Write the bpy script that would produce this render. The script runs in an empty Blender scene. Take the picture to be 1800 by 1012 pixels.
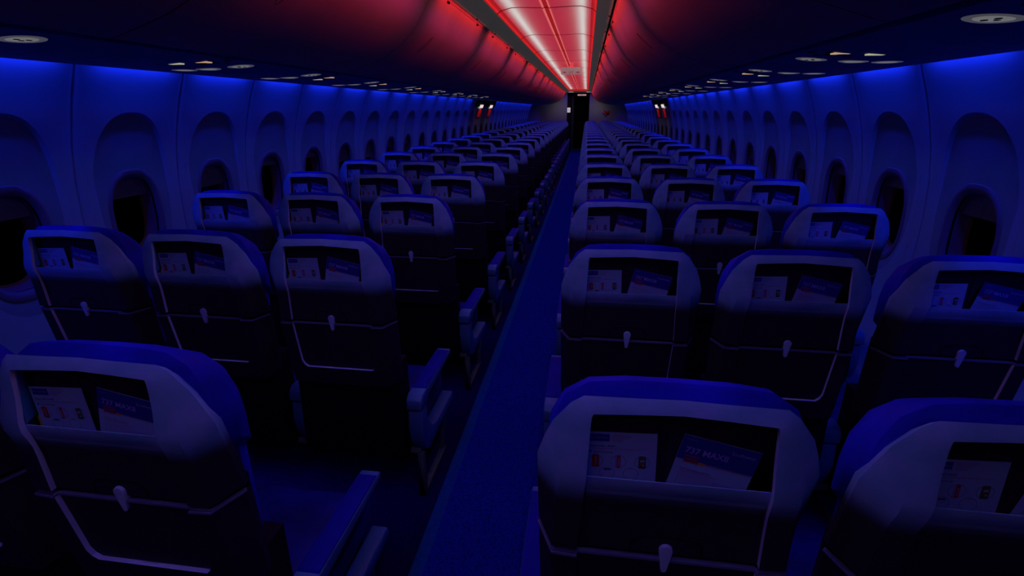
import bpy, bmesh, math, random
from mathutils import Vector, Matrix
random.seed(7)
C = bpy.context.scene.collection
PI = math.pi

# ------------------------------------------------------------------ materials
def mat(name, col, rough=.6, spec=.3, noise=0.0, nscale=20, bump=0.0, bscale=60, emit=None, estr=0, metal=0, coords='Object'):
    m = bpy.data.materials.new(name); m.use_nodes = True
    nt = m.node_tree; b = nt.nodes['Principled BSDF']
    b.inputs['Base Color'].default_value = (*col, 1)
    b.inputs['Roughness'].default_value = rough
    b.inputs['Specular IOR Level'].default_value = spec
    b.inputs['Metallic'].default_value = metal
    tc = nt.nodes.new('ShaderNodeTexCoord')
    if noise > 0:
        n = nt.nodes.new('ShaderNodeTexNoise'); n.inputs['Scale'].default_value = nscale; n.inputs['Detail'].default_value = 4
        nt.links.new(tc.outputs[coords], n.inputs['Vector'])
        r = nt.nodes.new('ShaderNodeValToRGB')
        r.color_ramp.elements[0].position = .3; r.color_ramp.elements[1].position = .7
        r.color_ramp.elements[0].color = (*[c * (1 - noise) for c in col], 1)
        r.color_ramp.elements[1].color = (*[min(1, c * (1 + noise)) for c in col], 1)
        nt.links.new(n.outputs['Fac'], r.inputs['Fac']); nt.links.new(r.outputs['Color'], b.inputs['Base Color'])
    if bump > 0:
        n2 = nt.nodes.new('ShaderNodeTexNoise'); n2.inputs['Scale'].default_value = bscale; n2.inputs['Detail'].default_value = 3
        nt.links.new(tc.outputs[coords], n2.inputs['Vector'])
        bp = nt.nodes.new('ShaderNodeBump'); bp.inputs['Strength'].default_value = bump; bp.inputs['Distance'].default_value = .01
        nt.links.new(n2.outputs['Fac'], bp.inputs['Height']); nt.links.new(bp.outputs['Normal'], b.inputs['Normal'])
    if emit:
        b.inputs['Emission Color'].default_value = (*emit, 1); b.inputs['Emission Strength'].default_value = estr
    return m

M = {}
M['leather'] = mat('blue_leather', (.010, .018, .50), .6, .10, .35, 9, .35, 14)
M['trim'] = mat('pale_trim', (.46, .92, .95), .6, .2, .04, 10)
M['charcoal'] = mat('charcoal_plastic', (.022, .026, .034), .6, .15, .15, 12)
M['black'] = mat('black_plastic', (.006, .006, .010), .7, .1, .1, 10)
M['lip'] = mat('dark_grey_lip', (.10, .20, .26), .5, .3, .05, 10)
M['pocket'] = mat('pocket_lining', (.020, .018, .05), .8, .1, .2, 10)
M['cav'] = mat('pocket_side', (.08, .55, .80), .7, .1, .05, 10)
M['latch'] = mat('latch_plastic', (.32, .75, .72), .5, .2, .03, 10)
M['arm'] = mat('armrest_plastic', (.04, .20, .32), .5, .3, .1, 12)
M['armpad'] = mat('armrest_pad', (.005, .008, .26), .7, .1, .15, 12)
M['metal'] = mat('bronze_metal', (.07, .20, .10), .5, .2, .2, 30)
M['paper'] = mat('white_card', (.19, .50, .70), .6, .2, .03, 10)
M['navy'] = mat('card_navy', (.012, .018, .30), .6, .2, .03, 10)
M['navy2'] = mat('card_ink', (.03, .03, .16), .6, .1, .05, 10)
M['ink'] = mat('card_grey_ink', (.20, .19, .34), .6, .1, .05, 10)
M['cardtxt'] = mat('card_pale_ink', (.22, .40, .75), .6, .1, .05, 10)
M['red'] = mat('card_red', (.26, .02, .03), .6, .1, .05, 10)
M['green'] = mat('card_green', (.05, .16, .06), .6, .1, .2, 200)
M['yellow'] = mat('card_yellow', (.50, .28, .03), .6, .1, .05, 10)
M['lime'] = mat('lime_card', (.60, .95, .12), .6, .1, .05, 10)
M['bin'] = mat('bin_panel', (.42, .30, .20), .5, .2, .12, 3)
M['bingap'] = mat('bin_gap', (.01, .006, .01), .8, .05, .1, 10)
M['psu'] = mat('service_panel', (.14, .22, .30), .6, .2, .15, 8)
M['wall'] = mat('sidewall_panel', (.14, .46, .50), .6, .2, .05, 4)
M['scoop'] = mat('sidewall_scoop_shaded', (.10, .33, .34), .7, .1, .08, 6)  # wall tone darkened, painting in the shade of the scoop
M['bezel'] = mat('window_bezel', (.08, .16, .22), .6, .15, .05, 10)
M['reveal'] = mat('window_reveal', (.10, .10, .16), .6, .2, .05, 10)
M['shade'] = mat('window_shade', (.06, .14, .22), .6, .2, .1, 20, .2, 30)
M['seal'] = mat('window_seal', (.10, .09, .02), .5, .3, .1, 20)
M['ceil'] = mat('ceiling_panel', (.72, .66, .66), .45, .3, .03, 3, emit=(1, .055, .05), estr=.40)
M['ceilgap'] = mat('ceiling_gap', (.35, .03, .03), .7, .1, .05, 5)
M['rail'] = mat('grey_rail_glow', (.04, .06, .04), .5, .3, .08, 10, emit=(.86, 1, .95), estr=.022)  # faint glow put in to keep it grey; the rail is no lamp
M['bulk'] = mat('bulkhead_panel', (.21, .26, .34), .6, .2, .05, 2)
M['dark'] = mat('galley_dark', (.012, .011, .010), .6, .2, .3, 6)
M['wood'] = mat('galley_edge', (.05, .035, .015), .5, .3, .2, 20)
M['white'] = mat('white_placard', (.75, .74, .74), .5, .3, .02, 10, emit=(1, 1, 1), estr=.34)
M['signred'] = mat('sign_red', (.60, .10, .12), .5, .2, .05, 10)
M['exitflap'] = mat('exit_flap_red', (.75, .03, .02), .5, .2, .1, 10)
M['heartyel'] = mat('emblem_yellow', (.7, .45, .03), .5, .2, .05, 10)
M['heartblue'] = mat('emblem_blue', (.02, .03, .5), .5, .2, .05, 10)
M['signlens'] = mat('exit_sign_lens', (.55, .55, .56), .5, .3, .05, 10, emit=(1, .98, .96), estr=.10)
M['lamp'] = mat('reading_lens', (.55, .55, .50), .4, .3, .25, 60, emit=(1, 1, .85), estr=.13)
M['lampdim'] = mat('reading_ring', (.40, .40, .38), .35, .4, .25, 60, emit=(1, 1, .90), estr=.05)
M['lensoff'] = mat('dim_lens', (.30, .34, .30), .4, .3, .25, 60)
M['orange'] = mat('belt_sign_lens', (.6, .4, .3), .5, .2, .1, 90, emit=(1, .62, .36), estr=.45)
M['greenlens'] = mat('smoking_sign_lens', (.6, .6, .4), .5, .2, .1, 90, emit=(1, 1, .62), estr=.38)
M['exitlamp'] = mat('exit_lamp', (.8, .8, .8), .5, .2, .02, 10, emit=(1, .82, .78), estr=.85)
M['doorlamp'] = mat('door_sign_lens', (.8, .6, .65), .5, .2, .3, 40, emit=(1, .58, .62), estr=.30)
M['glint'] = mat('end_lamp', (.8, .8, .8), .5, .2, .2, 20, emit=(.9, 1, .98), estr=.22)

# window glass
def glass():
    m = bpy.data.materials.new('window_glass'); m.use_nodes = True; b = m.node_tree.nodes['Principled BSDF']
    b.inputs['Base Color'].default_value = (.9, .93, .95, 1); b.inputs['Roughness'].default_value = .05
    b.inputs['Transmission Weight'].default_value = 1; b.inputs['IOR'].default_value = 1.1
    n = m.node_tree.nodes.new('ShaderNodeTexNoise'); n.inputs['Scale'].default_value = 6
    mr = m.node_tree.nodes.new('ShaderNodeMapRange'); mr.inputs[3].default_value = .03; mr.inputs[4].default_value = .10
    m.node_tree.links.new(n.outputs['Fac'], mr.inputs[0]); m.node_tree.links.new(mr.outputs[0], b.inputs['Roughness'])
    return m
M['glass'] = glass()
# carpet
def carpet(name, c1, c2, sc):
    m = bpy.data.materials.new(name); m.use_nodes = True; nt = m.node_tree; b = nt.nodes['Principled BSDF']
    b.inputs['Roughness'].default_value = .95; b.inputs['Specular IOR Level'].default_value = .05
    tc = nt.nodes.new('ShaderNodeTexCoord'); n = nt.nodes.new('ShaderNodeTexNoise'); n.inputs['Scale'].default_value = sc
    n.inputs['Detail'].default_value = 6; n.inputs['Roughness'].default_value = .7
    w = nt.nodes.new('ShaderNodeTexVoronoi'); w.inputs['Scale'].default_value = sc * .7
    mx = nt.nodes.new('ShaderNodeMath'); mx.operation = 'MULTIPLY'
    r = nt.nodes.new('ShaderNodeValToRGB'); r.color_ramp.elements[0].position = .03; r.color_ramp.elements[1].position = .26
    r.color_ramp.elements[0].color = (*c1, 1); r.color_ramp.elements[1].color = (*c2, 1)
    nt.links.new(tc.outputs['Object'], n.inputs['Vector']); nt.links.new(tc.outputs['Object'], w.inputs['Vector'])
    nt.links.new(n.outputs['Fac'], mx.inputs[0]); nt.links.new(w.outputs['Distance'], mx.inputs[1])
    nt.links.new(mx.outputs[0], r.inputs['Fac']); nt.links.new(r.outputs['Color'], b.inputs['Base Color'])
    bp = nt.nodes.new('ShaderNodeBump'); bp.inputs['Strength'].default_value = .4; bp.inputs['Distance'].default_value = .004
    nt.links.new(mx.outputs[0], bp.inputs['Height']); nt.links.new(bp.outputs['Normal'], b.inputs['Normal']); bp.inputs['Strength'].default_value = .12
    return m
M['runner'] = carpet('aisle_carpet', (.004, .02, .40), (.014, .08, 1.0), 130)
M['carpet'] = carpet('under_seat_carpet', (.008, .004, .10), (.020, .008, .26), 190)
M['stripe'] = mat('carpet_stripe', (.02, .30, .95), .9, .05, .15, 60)

# shell pale above the pocket lip, charcoal below; soft fade between is painted shade
def twotone_shaded():
    m = bpy.data.materials.new('two_tone_shaded_shell'); m.use_nodes = True; nt = m.node_tree; b = nt.nodes['Principled BSDF']
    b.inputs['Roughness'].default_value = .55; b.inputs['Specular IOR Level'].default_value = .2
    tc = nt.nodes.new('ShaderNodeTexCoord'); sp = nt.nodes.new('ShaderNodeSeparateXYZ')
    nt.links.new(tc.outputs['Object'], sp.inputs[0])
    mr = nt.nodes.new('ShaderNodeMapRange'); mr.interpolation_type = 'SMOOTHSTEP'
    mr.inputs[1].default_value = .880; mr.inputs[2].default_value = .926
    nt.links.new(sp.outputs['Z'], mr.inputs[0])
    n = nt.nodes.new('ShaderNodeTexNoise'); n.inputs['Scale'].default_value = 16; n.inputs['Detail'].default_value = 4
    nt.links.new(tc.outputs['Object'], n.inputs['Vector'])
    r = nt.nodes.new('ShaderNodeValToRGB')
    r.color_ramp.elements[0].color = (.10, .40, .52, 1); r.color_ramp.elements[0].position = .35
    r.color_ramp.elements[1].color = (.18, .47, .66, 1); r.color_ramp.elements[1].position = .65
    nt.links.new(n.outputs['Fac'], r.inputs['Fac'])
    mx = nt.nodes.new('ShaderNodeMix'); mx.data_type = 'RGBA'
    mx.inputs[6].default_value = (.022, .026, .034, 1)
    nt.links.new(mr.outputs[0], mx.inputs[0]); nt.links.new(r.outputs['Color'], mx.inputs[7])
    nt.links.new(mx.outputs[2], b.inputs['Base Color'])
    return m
M['shell2'] = twotone_shaded()
M['cushion'] = mat('cushion_leather_shaded', (.006, .012, .16), .5, .25, .5, 9, .35, 14)  # seat leather darkened to paint the shade down at cushion height
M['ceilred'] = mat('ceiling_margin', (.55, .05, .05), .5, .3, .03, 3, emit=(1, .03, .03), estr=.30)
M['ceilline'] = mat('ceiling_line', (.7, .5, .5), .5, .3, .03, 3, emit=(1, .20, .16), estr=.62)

# ------------------------------------------------------------------ mesh builder
class MB:
    def __init__(s): s.v = []; s.f = []; s.m = []
    def vert(s, p): s.v.append(tuple(p)); return len(s.v) - 1
    def face(s, ids, m=0): s.f.append(tuple(ids)); s.m.append(m)
    def poly(s, pts, m=0): s.face([s.vert(p) for p in pts], m)
    def rings(s, rings, closed=False, m=0, cap=False):
        idx = [[s.vert(p) for p in r] for r in rings]
        n = len(rings[0])
        for a, b in zip(idx[:-1], idx[1:]):
            for i in range(n if closed else n - 1):
                j = (i + 1) % n
                s.face((a[i], a[j], b[j], b[i]), m)
        if cap:
            s.face(idx[0][::-1], m); s.face(idx[-1], m)
        return idx
    def box(s, a, b, m=0):
        (x0, y0, z0), (x1, y1, z1) = a, b
        i = [s.vert(p) for p in ((x0, y0, z0), (x1, y0, z0), (x1, y1, z0), (x0, y1, z0), (x0, y0, z1), (x1, y0, z1), (x1, y1, z1), (x0, y1, z1))]
        for q in ((0, 3, 2, 1), (4, 5, 6, 7), (0, 1, 5, 4), (1, 2, 6, 5), (2, 3, 7, 6), (3, 0, 4, 7)): s.face([i[k] for k in q], m)
    def prism(s, prof, axis, a, b, m=0):
        # prof: list of 2D points; axis 'x': points are (y,z); axis 'y': (x,z)
        def P(p, t): return (t, p[0], p[1]) if axis == 'x' else (p[0], t, p[1]) if axis == 'y' else (p[0], p[1], t)
        s.rings([[P(p, a) for p in prof], [P(p, b) for p in prof]], closed=True, m=m, cap=True)
    def tube(s, pts, r, n=8, m=0):
        pts = [Vector(p) for p in pts]; rs = []
        for i, p in enumerate(pts):
            d = (pts[min(i + 1, len(pts) - 1)] - pts[max(i - 1, 0)]).normalized()
            u = d.cross(Vector((0, 0, 1)));
            if u.length < .1: u = d.cross(Vector((1, 0, 0)))
            u.normalize(); w = d.cross(u)
            rs.append([p + (u * math.cos(2 * PI * k / n) + w * math.sin(2 * PI * k / n)) * r for k in range(n)])
        s.rings(rs, closed=True, m=m, cap=True)
    def disc(s, c, rx, ry, z0, z1, n=20, m=0):
        s.rings([[(c[0] + rx * math.cos(2 * PI * k / n), c[1] + ry * math.sin(2 * PI * k / n), z) for k in range(n)] for z in (z0, z1)], closed=True, m=m, cap=True)
    def mesh(s, name, mats, sharp=38, bevel=0, orient=0):
        me = bpy.data.meshes.new(name); me.from_pydata(s.v, [], s.f)
        for mm in mats: me.materials.append(M[mm])
        for p, k in zip(me.polygons, s.m): p.material_index = k
        bm = bmesh.new(); bm.from_mesh(me)
        bmesh.ops.remove_doubles(bm, verts=bm.verts, dist=1e-5)
        bmesh.ops.recalc_face_normals(bm, faces=bm.faces)
        if orient:
            for f in bm.faces:
                if f.normal.x * orient < 0: f.normal_flip()
        if bevel:
            es = [e for e in bm.edges if len(e.link_faces) == 2 and e.calc_face_angle(0) > .6]
            bmesh.ops.bevel(bm, geom=es, offset=bevel, segments=2, affect='EDGES', profile=.5, clamp_overlap=True)
        for f in bm.faces: f.smooth = True
        for e in bm.edges:
            if len(e.link_faces) == 2 and e.calc_face_angle(0) > math.radians(sharp): e.smooth = False
        bm.to_mesh(me); bm.free()
        return me
    def build(s, name, mats, parent=None, sharp=38, bevel=0, loc=None, orient=0):
        o = bpy.data.objects.new(name, s.mesh(name, mats if isinstance(mats, (list, tuple)) else [mats], sharp, bevel, orient))
        C.objects.link(o); o.parent = parent
        if loc: o.location = loc
        return o

def tag(o, label=None, cat=None, group=None, kind=None):
    if label: o['label'] = label
    if cat: o['category'] = cat
    if group: o['group'] = group
    if kind: o['kind'] = kind
    return o
def empty(name, loc=(0, 0, 0)):
    o = bpy.data.objects.new(name, None); C.objects.link(o); o.location = loc; o.empty_display_size = .1; return o
def copy_tree(o, parent=None, skip=()):
    c = o.copy(); C.objects.link(c); c.parent = parent
    for ch in o.children:
        if ch.name.split('.')[0] in skip: continue
        copy_tree(ch, c, skip)
    return c
def drop(o):
    for ch in list(o.children): drop(ch)
    bpy.data.objects.remove(o)

# ------------------------------------------------------------------ text as mesh pieces
def text_polys(txt, size, bold=0):
    cu = bpy.data.curves.new('t', 'FONT'); cu.body = txt; cu.size = size; cu.offset = bold; cu.resolution_u = 2
    o = bpy.data.objects.new('t', cu); C.objects.link(o)
    bpy.context.view_layer.update()
    me = o.evaluated_get(bpy.context.evaluated_depsgraph_get()).to_mesh()
    vs = [tuple(v.co) for v in me.vertices]; fs = [tuple(p.vertices) for p in me.polygons]
    bpy.data.objects.remove(o); bpy.data.curves.remove(cu)
    w = max((v[0] for v in vs), default=0)
    return vs, fs, w
def put_text(mb, txt, size, f, m, bold=0):
    """f maps (u,v) to a 3D point"""
    vs, fs, w = text_polys(txt, size, bold)
    base = len(mb.v)
    for v in vs: mb.vert(f(v[0], v[1]))
    for q in fs: mb.face([base + i for i in q], m)
    return w

# ================================================================== CAMERA
Lc = (0.9907, -0.0446, -0.1289); Ac = (0.1370, 0.3278, 0.9348); Uc = (-0.0006, 0.9437, -0.3307)
Lc, Ac, Uc = [Vector(v) for v in (Lc, Ac, Uc)]
CAMLOC = (.325, 0, 1.446)
cam = bpy.data.objects.new('camera', bpy.data.cameras.new('camera')); C.objects.link(cam)
right = Vector((Lc[0], Ac[0], Uc[0])).normalized(); up = Vector((Lc[1], Ac[1], Uc[1])); fwd = Vector((Lc[2], Ac[2], Uc[2])).normalized()
up = (up - right * up.dot(right)).normalized(); fwd = up.cross(right).normalized()
cam.matrix_world = Matrix(((right.x, up.x, -fwd.x, CAMLOC[0]), (right.y, up.y, -fwd.y, CAMLOC[1]), (right.z, up.z, -fwd.z, CAMLOC[2]), (0, 0, 0, 1)))
cam.data.sensor_width = 36; cam.data.lens = 895.2 / 1800 * 36; cam.data.clip_start = .02; cam.data.clip_end = 100
bpy.context.scene.camera = cam

# ================================================================== SEAT
P = .8128; ROW0 = .630; NROW = 23
COLX = [-1.402, -.940, -.478, .478, .940, 1.402]

def yF(z):
    t = [(1.07, .012), (1.04, 0), (.99, -.004), (.945, -.012), (.925, -.012), (.905, -.006), (.885, -.001), (.78, .005), (.62, .024), (.533, .040), (.50, .05)]
    if z >= t[0][0]: return t[0][1]
    for (z0, y0), (z1, y1) in zip(t[:-1], t[1:]):
        if z <= z0 and z >= z1: return y0 + (y1 - y0) * (z0 - z) / (z0 - z1)
    return t[-1][1]
REC = .010

def ring_loft(mb, st, m_frame, m_trim):
    """st: stations (inner, bevel, outer) for the left half ordered, mirrored to the right"""
    full = st + [tuple(tuple((-p[0], p[1], p[2])) for p in s) for s in reversed(st) if abs(s[0][0]) > 1e-6]
    ins, bev, out = [[s[k] for s in full] for k in range(3)]
    wrap = [(p[0] * .97, p[1] + .022, p[2] - (.017 if p[2] > .97 else .004)) for p in out]
    mb.rings([ins, bev], m=m_frame); mb.rings([bev, out], m=m_frame); mb.rings([out, wrap], m=m_frame)
    deep = [(p[0], p[1] + REC, p[2]) for p in ins]
    mb.rings([ins, deep], m=m_trim)

def upper_shell_mesh():
    mb = MB(); st = []
    for z in (.786, .83, .87, .89, .905, .925, .945):
        wi = .138 + (.130 - .138) * (z - .78) / (.935 - .78); wi = max(wi, .129)
        wb = .178 - .010 * (z - .786) / .15
        wo = .2035 + .0015 * (z - .786) / .15; yo = .068 + (.031 - .068) * (z - .786) / (.945 - .786)
        st.append(((-wi, yF(z), z), (-wb, yF(z) + .003, z), (-wo, yo, z)))
    st += [((-.128, yF(.99), .99), (-.160, .000, .990), (-.194, .024, .982)),
           ((-.127, yF(1.02), 1.022), (-.150, .002, 1.022), (-.182, .020, 1.012)),
           ((-.126, yF(1.03), 1.034), (-.140, .003, 1.040), (-.156, .016, 1.047)),
           ((-.124, 0, 1.0393), (-.130, .004, 1.050), (-.138, .013, 1.061)),
           ((-.06, .002, 1.0425), (-.06, .005, 1.052), (-.06, .012, 1.063)),
           ((0, .003, 1.045), (0, .006, 1.054), (0, .012, 1.065))]
    ring_loft(mb, st, 0, 1)
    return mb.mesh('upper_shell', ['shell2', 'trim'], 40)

def panel_cols(z, w, n=8):
    return [(-w + 2 * w * i / n, yF(z) + REC - .0 * i, z) for i in range(n + 1)]
def tray_mesh():
    mb = MB()
    rows = []
    def wi(z): return max(.129, .138 + (.130 - .138) * (z - .78) / .155)
    # plain pocket lip
    def row(z, y=None): return [(p[0], (yF(z) + REC) if y is None else y, z) for p in panel_cols(z, wi(z))]
    rows.append(row(.90, .004)); rows.append(row(.933, .0012)); rows.append(row(.9342, .0)); rows.append(row(.934, yF(.934) + REC))
    for z in (.925, .915, .903, .888, .86, .82, .786): rows.append(row(z))
    mb.rings(rows)
    z = .786
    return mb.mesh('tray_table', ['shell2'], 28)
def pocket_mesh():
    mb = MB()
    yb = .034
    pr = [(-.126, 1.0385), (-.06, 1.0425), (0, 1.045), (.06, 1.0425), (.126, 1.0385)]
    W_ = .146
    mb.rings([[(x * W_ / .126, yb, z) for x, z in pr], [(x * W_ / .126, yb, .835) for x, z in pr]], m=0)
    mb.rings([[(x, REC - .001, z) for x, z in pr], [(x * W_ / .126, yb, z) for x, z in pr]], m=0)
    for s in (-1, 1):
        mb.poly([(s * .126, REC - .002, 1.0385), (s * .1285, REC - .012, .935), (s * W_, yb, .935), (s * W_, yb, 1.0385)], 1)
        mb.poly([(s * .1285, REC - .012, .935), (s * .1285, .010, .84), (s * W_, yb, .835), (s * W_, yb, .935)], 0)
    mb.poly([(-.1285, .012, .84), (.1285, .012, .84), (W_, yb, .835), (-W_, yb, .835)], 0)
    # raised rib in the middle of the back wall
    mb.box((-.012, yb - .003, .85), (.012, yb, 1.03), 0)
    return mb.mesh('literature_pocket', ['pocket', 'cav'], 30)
def lower_shell_mesh():
    mb = MB(); st = []
    for z in (.777, .72, .67, .628):
        wi = .138 + (.134 - .138) * (.777 - z) / .15
        wo = .2035 - .006 * (.777 - z) / .2; yo = .070 + .022 * (.777 - z) / .236
        st.append(((-wi, yF(z), z), (-.178, yF(z) + .003, z), (-wo, yo, z)))
    st += [((-.128, yF(.612), .612), (-.178, yF(.58), .58), (-.199, .088, .575)),
           ((-.118, yF(.602), .602), (-.176, yF(.54), .537), (-.196, .091, .541)),
           ((-.06, yF(.602), .602), (-.09, yF(.533), .533), (-.09, .060, .528)),
           ((0, yF(.602), .602), (0, yF(.533), .533), (0, .060, .528))]
    ring_loft(mb, st, 0, 1)
    # recessed lower door
    rows = []
    for z in (.777, .72, .67, .628): rows.append(panel_cols(z, .138 + (.134 - .138) * (.777 - z) / .15))
    rows.append(panel_cols(.612, .128)); rows.append(panel_cols(.602, .118))
    mb.rings(rows, m=0)
    # bright lip along the fold on top of the lower half
    for (a, b, y, y2, zt) in ((-.137, .137, yF(.777) + REC - .004, .03, .7775),):
        mb.box((a, y, zt - .0045), (b, y2, zt), 2)
    for s in (-1, 1):
        q = [(s * .137, yF(.777) - .003), (s * .178, yF(.777)), (s * .2055, .069), (s * .200, .075), (s * .17, .03), (s * .137, .03)]
        mb.prism(q, 'z', .7715, .7755, 2)
    return mb.mesh('lower_shell', ['charcoal', 'trim', 'lip'], 24)
def fold_mesh():
    mb = MB()
    q = [(-.198, .072), (-.172, .016), (-.12, .020), (.12, .020), (.172, .016), (.198, .072), (.198, .09), (-.198, .09)]
    mb.prism(q, 'z', .760, .80, 0)
    return mb.mesh('fold_gap', ['black'])
def latch_mesh():
    mb = MB(); n = 12
    def outline(k):
        pts = []
        for i in range(7):
            a = PI * i / 6; pts.append((.0108 * k * math.cos(a), .797 + .0108 * k * math.sin(a)))
        for i in range(7):
            a = PI + PI * i / 6; pts.append((.0050 * k * math.cos(a), .757 + .0050 * k * math.sin(a)))
        return pts
    y0 = .012
    rs = []
    for k, y in ((1, .020), (1, .0095), (.9, .0075), (.3, .0070)):
        rs.append([(x, y + (.003 if z < .77 else 0), z) for x, z in outline(k)])
    mb.rings(rs, closed=True, cap=True)
    return mb.mesh('tray_latch', ['latch'], 50)
def latch_recess_mesh():
    mb = MB()
    y = yF(.80) + REC + .0005
    pts = [(-.054, .787), (-.053, .806), (-.044, .817), (-.02, .820), (.02, .820), (.044, .817), (.053, .806), (.054, .787)]
    mb.tube([(x, y - .0005, z) for x, z in pts], .0022, 6)
    return mb.mesh('latch_recess', ['black'])
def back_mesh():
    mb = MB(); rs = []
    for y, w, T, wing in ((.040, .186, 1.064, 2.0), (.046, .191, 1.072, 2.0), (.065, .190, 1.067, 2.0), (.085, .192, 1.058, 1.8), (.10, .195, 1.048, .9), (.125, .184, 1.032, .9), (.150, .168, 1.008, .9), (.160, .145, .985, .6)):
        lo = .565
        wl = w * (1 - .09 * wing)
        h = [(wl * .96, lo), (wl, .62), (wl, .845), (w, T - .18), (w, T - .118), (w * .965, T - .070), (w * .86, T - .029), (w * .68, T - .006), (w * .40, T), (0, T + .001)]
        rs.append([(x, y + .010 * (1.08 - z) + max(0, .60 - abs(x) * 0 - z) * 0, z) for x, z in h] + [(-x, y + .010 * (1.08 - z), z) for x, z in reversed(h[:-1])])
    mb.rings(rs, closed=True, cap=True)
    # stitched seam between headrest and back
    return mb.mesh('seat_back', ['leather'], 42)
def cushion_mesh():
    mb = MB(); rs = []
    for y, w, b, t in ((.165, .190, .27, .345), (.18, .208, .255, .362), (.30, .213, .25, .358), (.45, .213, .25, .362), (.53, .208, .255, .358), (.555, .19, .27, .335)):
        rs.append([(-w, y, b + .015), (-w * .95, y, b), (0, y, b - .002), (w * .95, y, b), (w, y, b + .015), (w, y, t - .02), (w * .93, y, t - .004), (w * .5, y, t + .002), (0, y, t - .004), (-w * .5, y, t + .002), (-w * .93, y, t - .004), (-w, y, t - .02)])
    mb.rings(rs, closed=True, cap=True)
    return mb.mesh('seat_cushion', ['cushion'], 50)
def frame_mesh():
    mb = MB()
    mb.prism([(.060, .27), (.075, .60), (.17, .60), (.17, .25), (.50, .25), (.50, .20), (.42, .20), (.42, .12), (.20, .12), (.20, .20), (.08, .20)], 'x', -.192, .192)
    return mb.mesh('seat_frame', ['black'], bevel=.004)
def tube_mesh():
    mb = MB(); mb.tube([(-.231, .14, .205), (.231, .14, .205)], .014, 8)
    return mb.mesh('cross_tube', ['metal'])
def leg_mesh(x):
    mb = MB()
    mb.box((x - .013, .125, 0.003), (x + .013, .150, .20)); mb.prism([(.125, .003), (.43, .003), (.43, .022), (.15, .026), (.125, .05)], 'x', x - .013, x + .013)
    mb.prism([(.40, .02), (.43, .02), (.47, .20), (.44, .20)], 'x', x - .010, x + .010)
    return mb.mesh('leg', ['metal'], bevel=.003)
AX = .231
def arm_parts(parent, x):
    body = MB(); w = .029
    body.prism([(.108, .398), (.100, .33), (.112, .27), (.140, .215), (.185, .188), (.54, .190), (.555, .205), (.545, .232), (.30, .240), (.235, .262), (.195, .305), (.178, .350), (.172, .398)], 'x', x - w + .003, x + w - .003)
    a = body.build('armrest', ['arm'], parent, 45, bevel=.006)
    g = MB(); g.box((x - .019, .118, .396), (x + .019, .30, .408)); g.build('hinge_gap', ['black'], a)
    cp = MB()
    cp.prism([(.100, .408), (.104, .445), (.125, .462), (.160, .462), (.52, .4545), (.53, .452), (.53, .430), (.30, .424), (.20, .418), (.185, .400), (.165, .402)], 'x', x - w, x + w)
    cp.build('arm_cap', ['arm'], a, 45, bevel=.005)
    pd = MB(); pd.prism([(.165, .458), (.175, .4665), (.50, .459), (.512, .452)], 'x', x - w + .002, x + w - .002)
    pd.build('arm_pad', ['armpad'], a, 45, bevel=.003)
    return a

MESH = dict(upper_shell=upper_shell_mesh(), tray_table=tray_mesh(), literature_pocket=pocket_mesh(), lower_shell=lower_shell_mesh(), fold_gap=fold_mesh(),
            tray_latch=latch_mesh(), latch_recess=latch_recess_mesh(), seat_back=back_mesh(), seat_cushion=cushion_mesh(), seat_frame=frame_mesh(), cross_tube=tube_mesh())
def make_seat(col):
    r = empty('airline_seat')
    for k, me in MESH.items():
        o = bpy.data.objects.new(k, me); C.objects.link(o)
        o.parent = r
    for nm, pr in (('latch_recess', 'tray_table'), ('tray_latch', 'tray_table')):
        ch = [c for c in r.children if c.name.split('.')[0] == nm][0]; ch.parent = [c for c in r.children if c.name.split('.')[0] == pr][0]
    s = 1 if col < 3 else -1
    arm_parts(r, s * (AX - (.004 if col in (2, 3) else .0)))
    if col in (0, 5): arm_parts(r, -s * .225)
    if col in (2, 3):
        o = bpy.data.objects.new('leg', leg_mesh(s * AX)); C.objects.link(o); o.parent = r
    if col in (0, 5):
        o = bpy.data.objects.new('leg', leg_mesh(s * .12)); C.objects.link(o); o.parent = r
    return r
ORD = ['nearest', 'second', 'third', 'fourth', 'fifth', 'sixth', 'seventh', 'eighth', 'ninth', 'tenth', 'eleventh', 'twelfth', 'thirteenth', 'fourteenth', 'fifteenth', 'sixteenth', 'seventeenth', 'eighteenth', 'nineteenth', 'twentieth', 'twenty-first', 'twenty-second', 'farthest']
COLN = ['left window', 'left middle', 'left aisle', 'right aisle', 'right middle', 'right window']
protos = [make_seat(c) for c in range(6)]
def seat_pos(c, k): return (COLX[c], ROW0 + P * k, 0)
for c in range(6):
    for k in range(NROW):
        skip = () if k < 12 else ('latch_recess', 'seat_frame', 'cross_tube') + (() if c in (2, 3) else ('leg',))
        o = protos[c] if k == 0 else copy_tree(protos[c], None, skip)
        o.location = seat_pos(c, k)
        tag(o, 'blue leather seat with grey back shell, %s seat in the %s row' % (COLN[c], ORD[k]), 'airline seat', 'airline seats in rows of three and three')

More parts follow.
